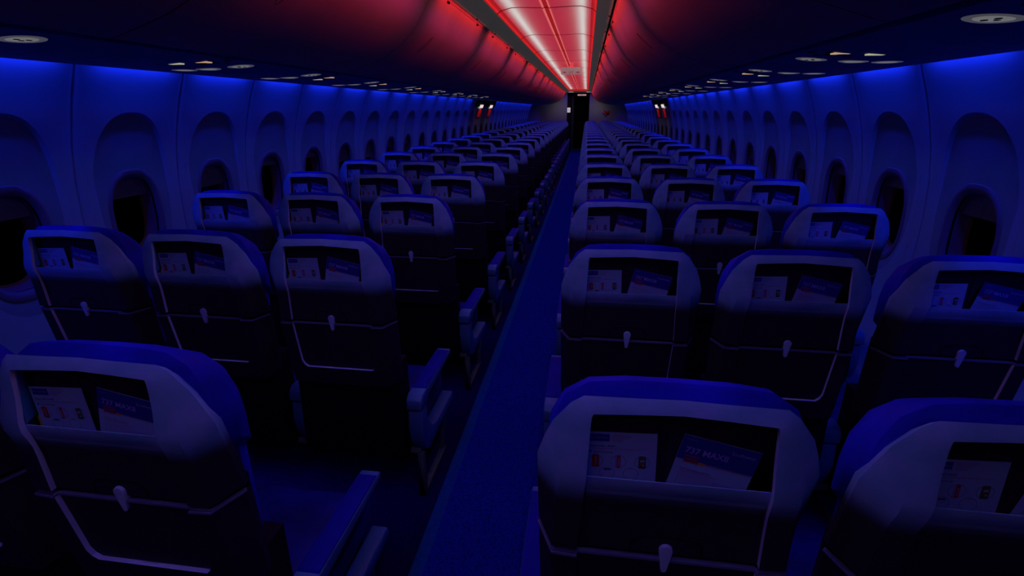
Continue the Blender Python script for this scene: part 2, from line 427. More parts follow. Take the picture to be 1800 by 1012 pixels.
# ================================================================== CARDS IN THE POCKETS
def card_frame(p0, ang, y, lean=.0):
    ca, sa = math.cos(ang), math.sin(ang)
    def f(u, v, d=0): return (p0[0] + u * ca - v * sa, y - d, p0[1] + u * sa + v * ca)
    return f
def rect(mb, f, u0, v0, u1, v1, d, m):
    mb.poly([f(u0, v0, d), f(u1, v0, d), f(u1, v1, d), f(u0, v1, d)], m)
def slab(mb, f, u0, v0, u1, v1, m=0, t=.0008):
    i = [mb.vert(p) for p in (f(u0, v0, 0), f(u1, v0, 0), f(u1, v1, 0), f(u0, v1, 0), f(u0, v0, -t), f(u1, v0, -t), f(u1, v1, -t), f(u0, v1, -t))]
    for q in ((0, 3, 2, 1), (4, 5, 6, 7), (0, 1, 5, 4), (1, 2, 6, 5), (2, 3, 7, 6), (3, 0, 4, 7)): mb.face([i[k] for k in q], 0)
def ell(mb, f, cu, cv, ru, rv, d, m, n=18, ring=None):
    P_ = [(cu + ru * math.cos(2 * PI * k / n), cv + rv * math.sin(2 * PI * k / n)) for k in range(n)]
    if ring:
        Q_ = [(cu + (ru - ring) * math.cos(2 * PI * k / n), cv + (rv - ring) * math.sin(2 * PI * k / n)) for k in range(n)]
        for k in range(n):
            j = (k + 1) % n
            mb.poly([f(*P_[k], d), f(*P_[j], d), f(*Q_[j], d), f(*Q_[k], d)], m)
    else: mb.poly([f(a, b, d) for a, b in P_], m)
CM = ['paper', 'navy', 'navy2', 'ink', 'cardtxt', 'red', 'green', 'yellow']
def menu_mesh(detail):
    # card top edge z .996, 0.106 wide, reaching down into the pocket
    mb = MB(); W = .106; H = .150
    f = card_frame((-.128, .994 - H), .045, .024)
    slab(mb, f, 0, 0, W, H)
    e = .0006
    def T(s, size, u, v, m, bold=0): put_text(mb, s, size, lambda a, b: f(u + a, v + b, e * 2.2), m, bold)
    rect(mb, f, .006, H - .0155, .037, H - .003, e, 1)
    for i in range(5): rect(mb, f, .040, H - .0045 - .0028 * i, .040 + (.028, .030, .024, .018, .016)[i], H - .0036 - .0028 * i, e, 3)
    rect(mb, f, .006, H - .0283, .092, H - .0277, e, 3); rect(mb, f, .006, H - .0298, .075, H - .0293, e, 3)
    cans = [(.0165, 0), (.0505, 1), (.0855, 2)]
    cv = H - .0505
    if detail:
        T('Beverage Menu', .0042, .0085, H - .0100, 4); T('Wanna order a drink?', .0044, .006, H - .0245, 2, .00012)
        T('There\'s more to sip', .0036, .013, H - .0352, 2, .0001)
        ell(mb, f, .0085, H - .0338, .0020, .0020, e, 2, 8)
    else:
        rect(mb, f, .0085, H - .0105, .0335, H - .0085, e * 2, 4); rect(mb, f, .006, H - .0243, .045, H - .0215, e, 2); rect(mb, f, .013, H - .0352, .04, H - .0330, e, 2)
    for cu, k in cans:
        if detail: ell(mb, f, cu, cv, .0112, .0112, e, 2, 24, .0005)
        w_, h_ = .0055, .0110
        body = [(-w_ * .8, -h_), (w_ * .8, -h_), (w_, -h_ + .002), (w_, h_ - .003), (w_ * .75, h_), (-w_ * .75, h_), (-w_, h_ - .003), (-w_, -h_ + .002)]
        mb.poly([f(cu + a, cv + b, e) for a, b in body], (5, 4, 6)[k])
        if k == 0:
            if detail:
                S = [(-.002, -.0075), (.0015, -.004), (-.0015, -.001), (.0015, .002), (-.0012, .005), (.0015, .008)]
                for a, b in zip(S[:-1], S[1:]): mb.poly([f(cu + a[0], cv + a[1], 2 * e), f(cu + a[0] + .0011, cv + a[1], 2 * e), f(cu + b[0] + .0011, cv + b[1], 2 * e), f(cu + b[0], cv + b[1], 2 * e)], 0)
        if k == 1:
            rect(mb, f, cu - .0022, cv - h_, cu + .0030, cv + h_, 2 * e, 5)
            rect(mb, f, cu - .0042, cv - h_, cu - .0036, cv + h_, 2 * e, 5)
            if detail:
                for i in range(4): rect(mb, f, cu - .0008, cv - .007 + .0037 * i, cu + .0016, cv - .0052 + .0037 * i, 3 * e, 0)
        if k == 2:
            ell(mb, f, cu - .0012, cv - .001, .0024, .0024, 3 * e, 5, 10)
            rect(mb, f, cu - .003, cv + .0015, cu + .0035, cv + .0045, 2 * e, 0)
            rect(mb, f, cu + .0, cv - .006, cu + .003, cv - .0035, 2 * e, 0)
    # second row of drinks, cut by the pocket lip
    if detail:
        ell(mb, f, .034, cv - .0215, .0112, .0112, e, 2, 24, .0005); ell(mb, f, .069, cv - .0215, .0112, .0112, e, 2, 24, .0005)
        rect(mb, f, .029, cv - .0158, .039, cv - .0128, 2 * e, 2); rect(mb, f, .066, cv - .0125, .0715, cv - .0115, 2 * e, 5)
    return mb.mesh('drinks_menu', CM, 30)
def safety_mesh(detail):
    mb = MB(); W = .112; H = .150; ang = -.205
    ca, sa = math.cos(ang), math.sin(ang)
    tl = (.008, 1.006)
    f = card_frame((tl[0] + H * sa, tl[1] - H * ca), ang, .0195)
    slab(mb, f, 0, 0, W, H); e = .0006
    rect(mb, f, 0, H - .041, W, H, e, 1)
    def T(s, size, u, v, m, bold=0): put_text(mb, s, size, lambda a, b: f(u + a, v + b, e * 2.2), m, bold)
    # ribbon under the header
    rect(mb, f, .011, H - .0445, .033, H - .0405, 1.5 * e, 5); rect(mb, f, .034, H - .0440, .043, H - .0405, 1.5 * e, 7)
    rect(mb, f, .044, H - .0425, W, H - .041, 1.5 * e, 3)
    if detail:
        T('737 MAX8', .0142, .008, H - .0280, 4, .0003); T('Southwest', .0082, .0715, H - .0140, 4, .0001)
        T('737-7/8-3.0', .0034, .004, H - .0068, 4)
        T('Safety Information', .0062, .010, H - .0580, 3, .0001)
        for i, w in enumerate((.055, .048, .082, .066, .078, .05)): rect(mb, f, .011 + (.004 if i > 1 else 0), H - .0620 - .0042 * i, .011 + w, H - .0612 - .0042 * i, e, 3)
        for i in range(4):
            ell(mb, f, .0115, H - .0700 - .0042 * i, .0008, .0008, e, 2, 6)
        for i in range(4): rect(mb, f, .010, H - .0315 - .0024 * i, .034 - .001 * i, H - .0307 - .0024 * i, 1.5 * e, 7 if i % 2 else 5)
    else:
        T('737 MAX8', .0142, .008, H - .0280, 4, .0003); rect(mb, f, .0715, H - .0135, .104, H - .0095, e * 2, 4)
        rect(mb, f, .010, H - .058, .058, H - .054, e, 3)
    return mb.mesh('safety_card', CM, 30)
def lime_mesh():
    mb = MB(); f = card_frame((-.141, .86), .0, .0272)
    Q = ((0, 0), (.06, 0), (.06, .05), (.0135, .091), (-.0005, .070))
    i = [mb.vert(f(u, v, 0)) for u, v in Q]; j = [mb.vert(f(u, v, -.001)) for u, v in Q]
    mb.face(i, 0); mb.face(j[::-1], 0)
    for a in range(5): b = (a + 1) % 5; mb.face((i[a], j[a], j[b], i[b]), 0)
    return mb.mesh('lime_card', ['lime'])
menus = [menu_mesh(True), menu_mesh(False)]; cards = [safety_mesh(True), safety_mesh(False)]; lime = lime_mesh()
for k in range(8):
    for c in range(6):
        px, py, pz = seat_pos(c, k)
        d = 0 if k < 3 else 1
        for me, nm, lab, cat, grp in ((menus[d], 'drinks_menu', 'white drinks menu card with cans in the %s seat pocket, %s row', 'menu', 'drinks menus in the seat pockets'),
                                      (cards[d], 'safety_card', 'tilted blue and white safety card in the %s seat pocket, %s row', 'safety card', 'safety cards in the seat pockets')):
            o = bpy.data.objects.new(nm, me); C.objects.link(o); o.location = (px, py, pz)
            tag(o, lab % (COLN[c], ORD[k]), cat, grp)
        if k < 3 and c < 3:
            o = bpy.data.objects.new('folded_leaflet', lime); C.objects.link(o); o.location = (px, py, pz)
            tag(o, 'lime corner of a leaflet behind the menu, %s seat pocket, %s row' % (COLN[c], ORD[k]), 'leaflet', 'lime leaflets in the seat pockets')

# ================================================================== SETTING: floor
YB = -.9; YE = 20.3
def struct(o): o['kind'] = 'structure'; return o
mb = MB()
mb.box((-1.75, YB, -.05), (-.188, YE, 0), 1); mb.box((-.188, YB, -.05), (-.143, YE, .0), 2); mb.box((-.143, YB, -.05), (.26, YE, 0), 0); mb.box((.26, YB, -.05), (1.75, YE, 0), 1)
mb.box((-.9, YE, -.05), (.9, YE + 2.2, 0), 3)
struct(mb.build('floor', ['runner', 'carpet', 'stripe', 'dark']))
# sidewalls
WP = [(1.50, 1.760), (1.58, 1.750), (1.625, 1.70), (1.648, 1.62), (1.70, 1.50), (1.735, 1.40), (1.765, 1.30), (1.795, 1.15), (1.808, 1.0), (1.812, .85), (1.806, .70), (1.782, .50), (1.745, .30), (1.70, .15), (1.68, 0)]
# arc-length parameter of the wall profile
SL = [0]
for (x0, z0), (x1, z1) in zip(WP[:-1], WP[1:]): SL.append(SL[-1] + math.hypot(x1 - x0, z1 - z0))
def wall_at(s, out=0):
    s = min(max(s, 0), SL[-1] - 1e-6)
    for i in range(len(SL) - 1):
        if s <= SL[i + 1]:
            t = (s - SL[i]) / (SL[i + 1] - SL[i])
            # smooth direction
            a, b = WP[i], WP[i + 1]
            x, z = a[0] + (b[0] - a[0]) * t, a[1] + (b[1] - a[1]) * t
            dx, dz = b[0] - a[0], b[1] - a[1]; l = math.hypot(dx, dz)
            return x + out * (-dz / l), z + out * (dx / l)
def s_of_z(z):
    for i in range(len(WP) - 1):
        if WP[i][1] >= z >= WP[i + 1][1] and WP[i][1] > WP[i + 1][1]:
            t = (WP[i][1] - z) / (WP[i][1] - WP[i + 1][1]); return SL[i] + t * (SL[i + 1] - SL[i])
    return 0
D = .572
WIN_C = .957; S_C = s_of_z(WIN_C)
def rrect(cy, cs, hy, ht, hb, n, ex=2.6):
    pts = []
    for k in range(n):
        a = 2 * PI * k / n; c, s = math.cos(a), math.sin(a)
        r = (abs(c) ** ex + abs(s) ** ex) ** (-1 / ex)
        pts.append((cy + hy * r * c, cs + (hb if s > 0 else ht) * r * s))
    return pts
NP = 48
def panel(mb, sd, yc, window=True):
    S0, S1 = 0.0, SL[-1]
    def P3(y, s, out=0):
        x, z = wall_at(s, out); return (sd * x, y, z)
    he = D / 2
    # pillow edge columns + seam groove
    # outer boundary walk (rect) matched to angles
    def rect_pt(a):
        c, s = math.cos(a), math.sin(a)
        hy = he - .022
        up_, dn = S_C - .18, SL[-1] - S_C
        sy = hy / abs(c) if abs(c) > 1e-9 else 1e9
        hv = (S1 - S_C) if s > 0 else (S_C - .16)
        ss = hv / abs(s) if abs(s) > 1e-9 else 1e9
        # superellipse-free clamp to rectangle with proportional warping
        t = a
        return None
    # grid approach: columns in y, rows in s, with displacement field; window hole opened by ring loft
    hw = .235; st, sb = s_of_z(1.235), s_of_z(.66)   # square patch around the window
    ys = [yc - he + .004, yc - he + .012, yc - he + .030, yc - hw, yc - hw + .03, yc - .12, yc - .06, yc, yc + .06, yc + .12, yc + hw - .03, yc + hw, yc + he - .030, yc + he - .012, yc + he - .004]
    def edge(y):
        d = he - abs(y - yc)
        return .006 if d < .006 else (.002 if d < .014 else 0)
    def scoop(y, s):
        # arched scoop above and around the window
        x_, z_ = wall_at(s)
        top = 1.435
        u = abs(y - yc) / .185
        zt = 1.10 + (top - 1.10) * max(0, 1 - u ** 2.6) ** (1 / 2.6) if u < 1 else 0
        if u < 1 and z_ < zt and z_ > .62:
            return 1
        return 0
    def field(y, s): return edge(y)
    sv = sorted(set([0, SL[1], SL[2], SL[3]] + [SL[3] + (st - SL[3]) * i / 8 for i in range(9)]))
    def patchrows(rows, cols):
        idx = [[mb.vert(P3(y, s, field(y, s))) for y in cols] for s in rows]
        for a, b in zip(idx[:-1], idx[1:]):
            for i in range(len(cols) - 1): mb.face((a[i], a[i + 1], b[i + 1], b[i]), 0)
    lo = [sb, (sb + S1) / 2, S1]
    lo = [sb] + [s for s in SL if s > sb + .02]
    mid = [st + (sb - st) * i / 8 for i in range(9)]
    cl = ys[:4]; cr = ys[-4:]
    # arch outline in (y, s)
    zt0 = 1.435; sT = s_of_z(zt0)
    arch = []
    n = 24
    for k in range(n + 1):
        a = PI * k / n
        c, s_ = math.cos(a), math.sin(a); ex = 2.4
        r = (abs(c) ** ex + abs(s_) ** ex) ** (-1 / ex)
        arch.append((yc - .210 * r * c, s_of_z(1.08) - (s_of_z(1.08) - sT) * r * s_))
    # bottom closing: taper down below the window
    sB = s_of_z(.655)
    low = []
    for k in range(1, n):
        a = PI * k / n
        c, s_ = math.cos(a), math.sin(a); ex = 2.4
        r = (abs(c) ** ex + abs(s_) ** ex) ** (-1 / ex)
        low.append((yc + .210 * r * c, s_of_z(1.08) + (sB - s_of_z(1.08)) * r * s_))
    loop = arch + low
    NN = len(loop)
    # rectangle loop with the same number of points, by angle
    def torect(p):
        y, s = p; cy, cs = yc, s_of_z(1.08)
        dy, ds = y - cy, s - cs
        hy = hw; hu = cs - s_of_z(1.47); hd = s_of_z(.62) - cs
        k = min(hy / abs(dy) if abs(dy) > 1e-6 else 1e9, (hd if ds > 0 else hu) / abs(ds) if abs(ds) > 1e-6 else 1e9)
        return (cy + dy * k, cs + ds * k)
    rl = [torect(p) for p in loop]
    # snap corners
    cs_ = s_of_z(1.08)
    cor = [(yc - hw, s_of_z(1.47)), (yc + hw, s_of_z(1.47)), (yc + hw, s_of_z(.62)), (yc - hw, s_of_z(.62))]
    for q in cor:
        i = min(range(NN), key=lambda j: math.hypot(rl[j][0] - q[0], rl[j][1] - q[1])); rl[i] = q
    smid = sorted(set(p[1] for p in rl))
    def fz(s): return min(1, max(0, (wall_at(s)[1] - 1.02) / .22))
    def loopring(pts, out, m): return [mb.vert(P3(y, s, out(s) if callable(out) else out)) for y, s in pts]
    R0 = loopring(rl, 0, 0); R1 = loopring(loop, 0, 0)
    def shrink(p, k, c=None):
        cy, cs = yc, (c if c is not None else cs_)
        return (cy + (p[0] - cy) * k, cs + (p[1] - cs) * k)
    L2 = [shrink(p, .955) for p in loop]
    R2 = loopring(L2, lambda s: .014 * fz(s), 1)
    # window bezel outer loop (matched by angle about window centre)
    def ov(hy, hs, ex=2.7, off=0):
        pts = []
        for (y, s) in loop:
            dy, ds = (y - yc) / .210, (s - S_C) / .24
            l = (abs(dy) ** ex + abs(ds) ** ex) ** (1 / ex)
            pts.append((yc + dy / l * hy, S_C + off + ds / l * hs))
        return pts
    B0 = ov(.152, .222)
    mid1 = [((a[0] + b[0]) / 2, (a[1] + b[1]) / 2) for a, b in zip(L2, B0)]
    R3 = loopring(mid1, lambda s: .015 * fz(s) + .003 * (1 - fz(s)), 1); R4 = loopring(B0, .010, 1)
    def band(a, b, m):
        for i in range(NN):
            j = (i + 1) % NN; mb.face((a[i], a[j], b[j], b[i]), m)
    band(R0, R1, 0); band(R1, R2, 0); band(R2, R3, 1); band(R3, R4, 1)
    # side columns and the bands above and below the square patch
    s_hi = s_of_z(1.47); s_lo = s_of_z(.62)
    rows_all = sorted(set([0, SL[1], SL[2], SL[3]] + [SL[3] + (s_hi - SL[3]) * i / 4 for i in range(5)]))
    patchrows(rows_all, ys[:4] + [yc - .1, yc, yc + .1] + ys[-4:])
    rows_mid = [s_hi] + [p for p in SL if s_hi + .01 < p < s_lo - .01] + [s_lo]
    patchrows(rows_mid, cl); patchrows(rows_mid, cr)
    rows_dn = [s_lo] + [p for p in SL if p > s_lo + .01]
    patchrows(rows_dn, ys[:4] + [yc - .1, yc, yc + .1] + ys[-4:])
    return B0
def ovloop(hy, hs, n=40, ex=2.7):
    pts = []
    for k in range(n):
        a = 2 * PI * k / n; c, s = math.cos(a), math.sin(a); r = (abs(c) ** ex + abs(s) ** ex) ** (-1 / ex)
        pts.append((hy * r * c, S_C + hs * r * s))
    return pts
def win_meshes(sd, shade_z):
    def P3(y, s, out=0): x, z = wall_at(s, out); return (sd * x, y, z)
    mb = MB()
    L = [(.154, .224, .014), (.150, .220, .006), (.138, .203, .003), (.128, .188, .010), (.124, .182, .020)]
    mb.rings([[P3(y, s, o) for y, s in ovloop(a, b)] + [P3(*ovloop(a, b)[0], o)] for a, b, o in L], m=0)
    L = [(.124, .182, .020), (.1235, .1815, .030)]
    mb.rings([[P3(y, s, o) for y, s in ovloop(a, b)] + [P3(*ovloop(a, b)[0], o)] for a, b, o in L], m=2)
    L = [(.1235, .1815, .030), (.118, .174, .050), (.112, .166, .075)]
    mb.rings([[P3(y, s, o) for y, s in ovloop(a, b)] + [P3(*ovloop(a, b)[0], o)] for a, b, o in L], m=1)
    L = [(.112, .166, .075), (.106, .158, .078), (.104, .155, .085)]
    mb.rings([[P3(y, s, o) for y, s in ovloop(a, b)] + [P3(*ovloop(a, b)[0], o)] for a, b, o in L], m=3)
    fr = mb.mesh('window_frame', ['bezel', 'reveal', 'black', 'seal'], 50)
    mb = MB(); pts = [P3(y, s, .083) for y, s in ovloop(.112, .166)]
    pts2 = [P3(y, s, .087) for y, s in ovloop(.112, .166)]
    mb.rings([pts, pts2], closed=True, cap=True)
    gl = mb.mesh('window_pane', ['glass'], 50)
    mb = MB(); cols = []
    nn = 14; rows = 5
    st_ = s_of_z(1.14); sb_ = s_of_z(shade_z)
    def hwid(s):
        q = min(abs((s - S_C) / .1745), 1); return .1185 * max(.02, (1 - q ** 2.7)) ** (1 / 2.7)
    ring_a, ring_b = [], []
    for r in range(rows + 1):
        s = S_C - .172 + (sb_ - (S_C - .172)) * r / rows; h = hwid(s)
        ring_a.append([P3(-h + 2 * h * i / nn, s, .046 - (.004 if r == rows else 0)) for i in range(nn + 1)])
        ring_b.append([P3(-h + 2 * h * i / nn, s, .049) for i in range(nn + 1)])
    mb.rings(ring_a); mb.rings(ring_b); mb.rings([ring_a[-1], ring_b[-1]])
    sh = mb.mesh('window_shade', ['shade'], 60)
    return fr, gl, sh
side = {}
NPAN = 34
CY = {-1: 2.19, 1: 2.16}
heights = [1.045, 1.045, 1.00, 1.085, 1.08, .99, 1.01, 1.075, 1.05, 1.03]
wn = 0
for sd, nm in ((-1, 'wall_left'), (1, 'wall_right')):
    mb = MB()
    vs = {h: win_meshes(sd, h) for h in sorted(set(heights))}
    EX = {-1: (14, 15, 16), 1: (13, 14, 15)}[sd]
    for k in range(-3, NPAN - 3):
        yc = CY[sd] + D * k
        if yc > YE - .3: continue
        panel(mb, sd, yc)
        h = heights[(k * 3 + (1 if sd > 0 else 0)) % 10]
        if sd < 0 and k in (-1, 0, 1, 2, 3): h = (1.045, 1.045, 1.02, 1.08, 1.085)[k + 1]
        fr, gl, sh = vs[h] if h in vs else win_meshes(sd, h)
        wn += 1
        f = bpy.data.objects.new('window_%d' % wn, fr); C.objects.link(f); f.location = (0, yc, 0); struct(f)
        for me, n2 in ((gl, 'window_pane'), (sh, 'window_shade')):
            o = bpy.data.objects.new(n2, me); C.objects.link(o); o.parent = f
    # dark backing behind the seams
    back = [(x + .030 if z < 1.7 else x, z + (.02 if z > 1.7 else 0)) for x, z in WP]
    # leave window openings free: backing strips only at the seams
    for k in range(-3, NPAN - 2):
        ysm = CY[sd] + D * (k - .5)
        if ysm > YE: continue
        mb.rings([[(sd * (x + .0072), ysm - .012, z) for x, z in WP], [(sd * (x + .0072), ysm + .012, z) for x, z in WP]], m=0)
        mb.box((min(sd * 1.585, sd * 1.66), ysm - .014, 1.632), (max(sd * 1.585, sd * 1.66), ysm + .014, 1.72), 1)  # unseen plates added at the seams to shadow the wall wash
    struct(mb.build(nm, ['wall', 'scoop', 'bingap'], None, 30, orient=-sd))
# fuselage skin outside, so that nothing leaks between panels
mb = MB()
sk = [(-1.62, 0.0 - .06), (-1.95, .3), (-2.02, .9), (-1.95, 1.4), (-1.72, 1.85), (-1.2, 2.3), (-.5, 2.55), (0, 2.6), (.5, 2.55), (1.2, 2.3), (1.72, 1.85), (1.95, 1.4), (2.02, .9), (1.95, .3), (1.62, -.06)]
mb.rings([[(x, YB, z) for x, z in sk], [(x, YE + 2.3, z) for x, z in sk]], m=0)
struct(mb.build('wall_outer', ['bingap']))

# ================================================================== overhead bins
BP = [(1.000, 1.6335), (.975, 1.6375), (.94, 1.648), (.90, 1.660), (.85, 1.675), (.80, 1.692), (.74, 1.719), (.68, 1.756), (.64, 1.787), (.595, 1.830), (.555, 1.880), (.525, 1.930), (.500, 1.975), (.484, 2.008), (.476, 2.022)]
FP = [(.475, 2.0245), (.4705, 2.036), (.468, 2.053), (.475, 2.066), (.495, 2.075)]
BL = 1.456; BY0 = 1.40
def thick(prof, t):
    out = []
    for i, p in enumerate(prof):
        a = prof[max(i - 1, 0)]; b = prof[min(i + 1, len(prof) - 1)]
        dx, dz = b[0] - a[0], b[1] - a[1]; l = math.hypot(dx, dz)
        out.append((p[0] - t * (-dz / l) * -1 if False else p[0] + t * (dz / l), p[1] - t * (dx / l)))
    return out
def bin_proto(sd):
    r = empty('overhead_bin')
    g = .004
    def sk_(prof, name, m, t=.012):
        q = prof + list(reversed(thick(prof, t)))
        mb = MB(); q = [(sd * x, z) for x, z in q]
        mb.prism(q, 'y', g, BL - g)
        return mb.build(name, m, r, 50)
    d = sk_(BP, 'bin_door', ['bin'])
    fa = sk_(FP, 'bin_fascia', ['bin'], .008)
    body = [(.99, 1.655), (.80, 1.72), (.66, 1.80), (.57, 1.90), (.50, 2.03), (.53, 2.06), (.8, 2.12), (1.3, 2.0), (1.56, 1.78), (1.5, 1.68)]
    mb = MB(); mb.prism([(sd * x, z) for x, z in body], 'y', .0, BL); mb.build('bin_body', ['bingap'], r)
    # paddle latch pressed into the door
    mb = MB()
    for yy in (.30,):
        a = (.672, 1.7615); b = (.585, 1.8415)
        pts = []
        for k in range(17):
            t = 2 * PI * k / 16; u = .5 + .5 * math.cos(t); w = .017 * math.sin(t)
            x = a[0] + (b[0] - a[0]) * u; z = a[1] + (b[1] - a[1]) * u
            sag = .006 * (1 - (2 * u - 1) ** 2)
            pts.append((sd * (x + sag * .2 - .004), yy + w + .03 * u, z + sag * -.6 - .001))
        mb.tube(pts, .0008, 5)
    mb.build('door_latch', ['bingap'], d)
    # small bumps in the fascia joint
    mb = MB()
    for yy in (.32, BL - .32): mb.box((sd * .4725, yy - .02, 2.012) if sd > 0 else (sd * .484, yy - .02, 2.012), (sd * .484, yy + .02, 2.022) if sd > 0 else (sd * .4725, yy + .02, 2.022))
    mb.build('door_hinge', ['bingap'], d)
    return r
for sd, sn in ((-1, 'left'), (1, 'right')):
    pr = bin_proto(sd)
    for k in range(-2, 13):
        o = pr if k == -2 else copy_tree(pr)
        y = BY0 + BL * k
        o.location = (0, y, 0)
        tag(o, 'rounded overhead bin lit red above the %s seats, number %s from the near end' % (sn, ORD[k + 2] if k > -2 else 'first'), 'overhead bin', 'overhead bins')
# ================================================================== service panels and lamps
PP = [(1.030, 1.628), (1.13, 1.6165), (1.26, 1.606), (1.40, 1.603), (1.55, 1.604), (1.575, 1.609)]
def psu_z(x):
    x = abs(x)
    for (a, za), (b, zb) in zip(PP[:-1], PP[1:]):
        if a <= x <= b: return za + (zb - za) * (x - a) / (b - a)
    return 1.604
for sd in (-1, 1):
    mbp = MB()
    q = [(sd * x, z) for x, z in PP] + [(sd * 1.575, 1.635), (sd * 1.03, 1.650)]
    n0 = 27
    for k in range(-2, 27):
        y0 = 2.04 + P * k - P / 2
        if y0 > YE: continue
        mbp.prism(q, 'y', y0 + .0012, min(y0 + P - .0012, YE), 0)
    mbp.prism([(sd * .985, 1.652), (sd * 1.04, 1.640), (sd * 1.04, 1.66), (sd * .985, 1.66)], 'y', YB, YE, 1)
    struct(mbp.build('ceiling_soffit', ['psu', 'bingap'], None, 30))
def psu_unit(sd, flip, lit=True):
    """a cluster on the service panel; flip mirrors it along the cabin"""
    r = empty('passenger_service_unit'); s = -1 if flip else 1
    A_, B_, O_, G_ = ('lampdim', 'lamp', 'orange', 'greenlens') if lit else ('lensoff', 'lensoff', 'lensoff', 'lensoff')
    def spot(x, y, rx, ry, mats, name, parent=None):
        z = psu_z(x); mb = MB(); n = 22
        rs = []
        for kx, dz in ((1, .002), (1, -.0005), (.9, -.0012), (.66, -.0008), (.5, -.0009)):
            rs.append([(sd * x + rx * kx * math.cos(2 * PI * i / n), y + ry * kx * math.sin(2 * PI * i / n), psu_z(x + sd * rx * kx * math.cos(2 * PI * i / n)) + dz) for i in range(n)])
        mb.rings(rs[:4], closed=True, m=0); mb.rings(rs[3:], closed=True, m=1, cap=False)
        mb.face([mb.vert(p) for p in rs[-1]], 2)
        if name == 'air_outlet':
            for t in range(3):
                a = t * 2.1 + .5; c = (sd * x + .45 * rx * math.cos(a) * .6, y + .45 * ry * math.sin(a) * .6)
                mb.disc(c, rx * .13, ry * .13, z - .0024, z - .001, 8, 3)
        o = mb.build(name, mats, parent, 40); return o
    r.location = (0, 0, 0)
    big = spot(1.126, s * .115, .052, .052, [A_, B_, B_, 'black'], 'air_outlet', r)
    spot(1.262, s * .095, .048, .048, [A_, B_, B_, 'black'], 'reading_light', r)
    spot(1.374, s * .095, .048, .048, [A_, B_, B_, 'black'], 'reading_light', r)
    mb = MB(); x, y = 1.148, s * -.10; z = psu_z(x)
    mb.prism([(y - .016, z + .004), (y - .015, z - .0008), (y + .015, z - .0008), (y + .016, z + .004)], 'x', sd * x - .040, sd * x + .040)
    mb.build('belt_sign', [O_], r)
    mb = MB(); x, y = 1.238, s * -.135; z = psu_z(x)
    mb.prism([(y - .012, z + .004), (y - .0115, z - .0007), (y + .0115, z - .0007), (y + .012, z + .004)], 'x', sd * x - .042, sd * x + .042)
    mb.build('smoking_sign', [G_], r)
    # speaker grille: black ovals
    mb = MB()
    for dx, dy, rr in ((-.045, -.02, .020), (0, -.05, .018), (.04, -.035, .02), (.075, .0, .016), (.02, 0, .02), (-.01, .03, .014)):
        z = psu_z(1.10 + dx); mb.disc((sd * (1.105 + dx), s * -.05 + dy), rr, rr * .8, z - .0015, z + .003, 12)
    mb.build('speaker_grille', ['black'], r)
    return r
pun = {(sd, fl): psu_unit(sd, fl) for sd in (-1, 1) for fl in (False, True)}
for sd in (-1, 1): pun[(sd, 2)] = psu_unit(sd, True, False)
used = set()
for sd, sn in ((-1, 'left'), (1, 'right')):
    for k in range(-1, 21):
        fl = k >= 1
        if k >= 8: fl = 2
        o = pun[(sd, fl)] if (sd, fl) not in used else copy_tree(pun[(sd, fl)])
        used.add((sd, fl)); o.location = (0, 2.04 + P * k - (.077 if k == -1 else 0), 0)
        tag(o, ('cluster of lit reading lamps and signs' if k < 8 else 'dim cluster of reading lamps and signs') + ' under the %s bins, %s cluster along' % (sn, ORD[k + 1]), 'service unit', 'passenger service units under the bins')

# ================================================================== ceiling and rails
CP = [(-.372, 2.105), (-.361, 2.112), (-.340, 2.128), (-.325, 2.134), (-.255, 2.151), (-.20, 2.152), (-.12, 2.149), (-.050, 2.146), (-.036, 2.147), (-.030, 2.143), (-.022, 2.143), (-.016, 2.148), (.016, 2.148), (.022, 2.143), (.030, 2.143), (.036, 2.147), (.050, 2.146), (.12, 2.149), (.20, 2.152), (.255, 2.151), (.325, 2.134), (.340, 2.128), (.361, 2.112), (.372, 2.105)]
CY0 = 4.173
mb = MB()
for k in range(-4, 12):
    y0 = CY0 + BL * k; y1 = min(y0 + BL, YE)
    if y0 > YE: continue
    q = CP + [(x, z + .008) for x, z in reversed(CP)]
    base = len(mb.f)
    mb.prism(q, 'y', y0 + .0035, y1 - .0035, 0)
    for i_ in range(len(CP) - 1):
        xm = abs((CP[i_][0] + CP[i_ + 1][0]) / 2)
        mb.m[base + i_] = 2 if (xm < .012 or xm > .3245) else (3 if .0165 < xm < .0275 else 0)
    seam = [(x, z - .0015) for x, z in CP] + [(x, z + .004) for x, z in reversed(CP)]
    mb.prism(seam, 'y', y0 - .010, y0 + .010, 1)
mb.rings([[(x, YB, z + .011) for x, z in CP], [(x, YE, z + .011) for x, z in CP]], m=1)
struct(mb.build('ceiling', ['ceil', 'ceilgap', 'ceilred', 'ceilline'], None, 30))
for sd, nm in ((-1, 'trim_1'), (1, 'trim_2')):
    mb = MB()
    q = [(.452, 2.030), (.446, 2.026), (.372, 2.092), (.362, 2.104), (.364, 2.112), (.372, 2.112), (.450, 2.045), (.456, 2.040)]
    for k in range(-4, 12):
        y0 = CY0 + BL * k; y1 = min(y0 + BL, YE)
        if y0 > YE: continue
        mb.prism([(sd * x, z) for x, z in q], 'y', y0 + .001, y1 - .001, 0)
        for t in (.25, .75): mb.box((min(sd * .452, sd * .440), y0 + BL * t, 2.0245), (max(sd * .452, sd * .440), y0 + BL * t + .03, 2.034), 1)
    mb.rings([[(sd * .458, YB, 2.046), (sd * .50, YB, 2.09)], [(sd * .458, YE, 2.046), (sd * .50, YE, 2.09)]], m=1)
    struct(mb.build(nm, ['rail', 'black'], None, 40))
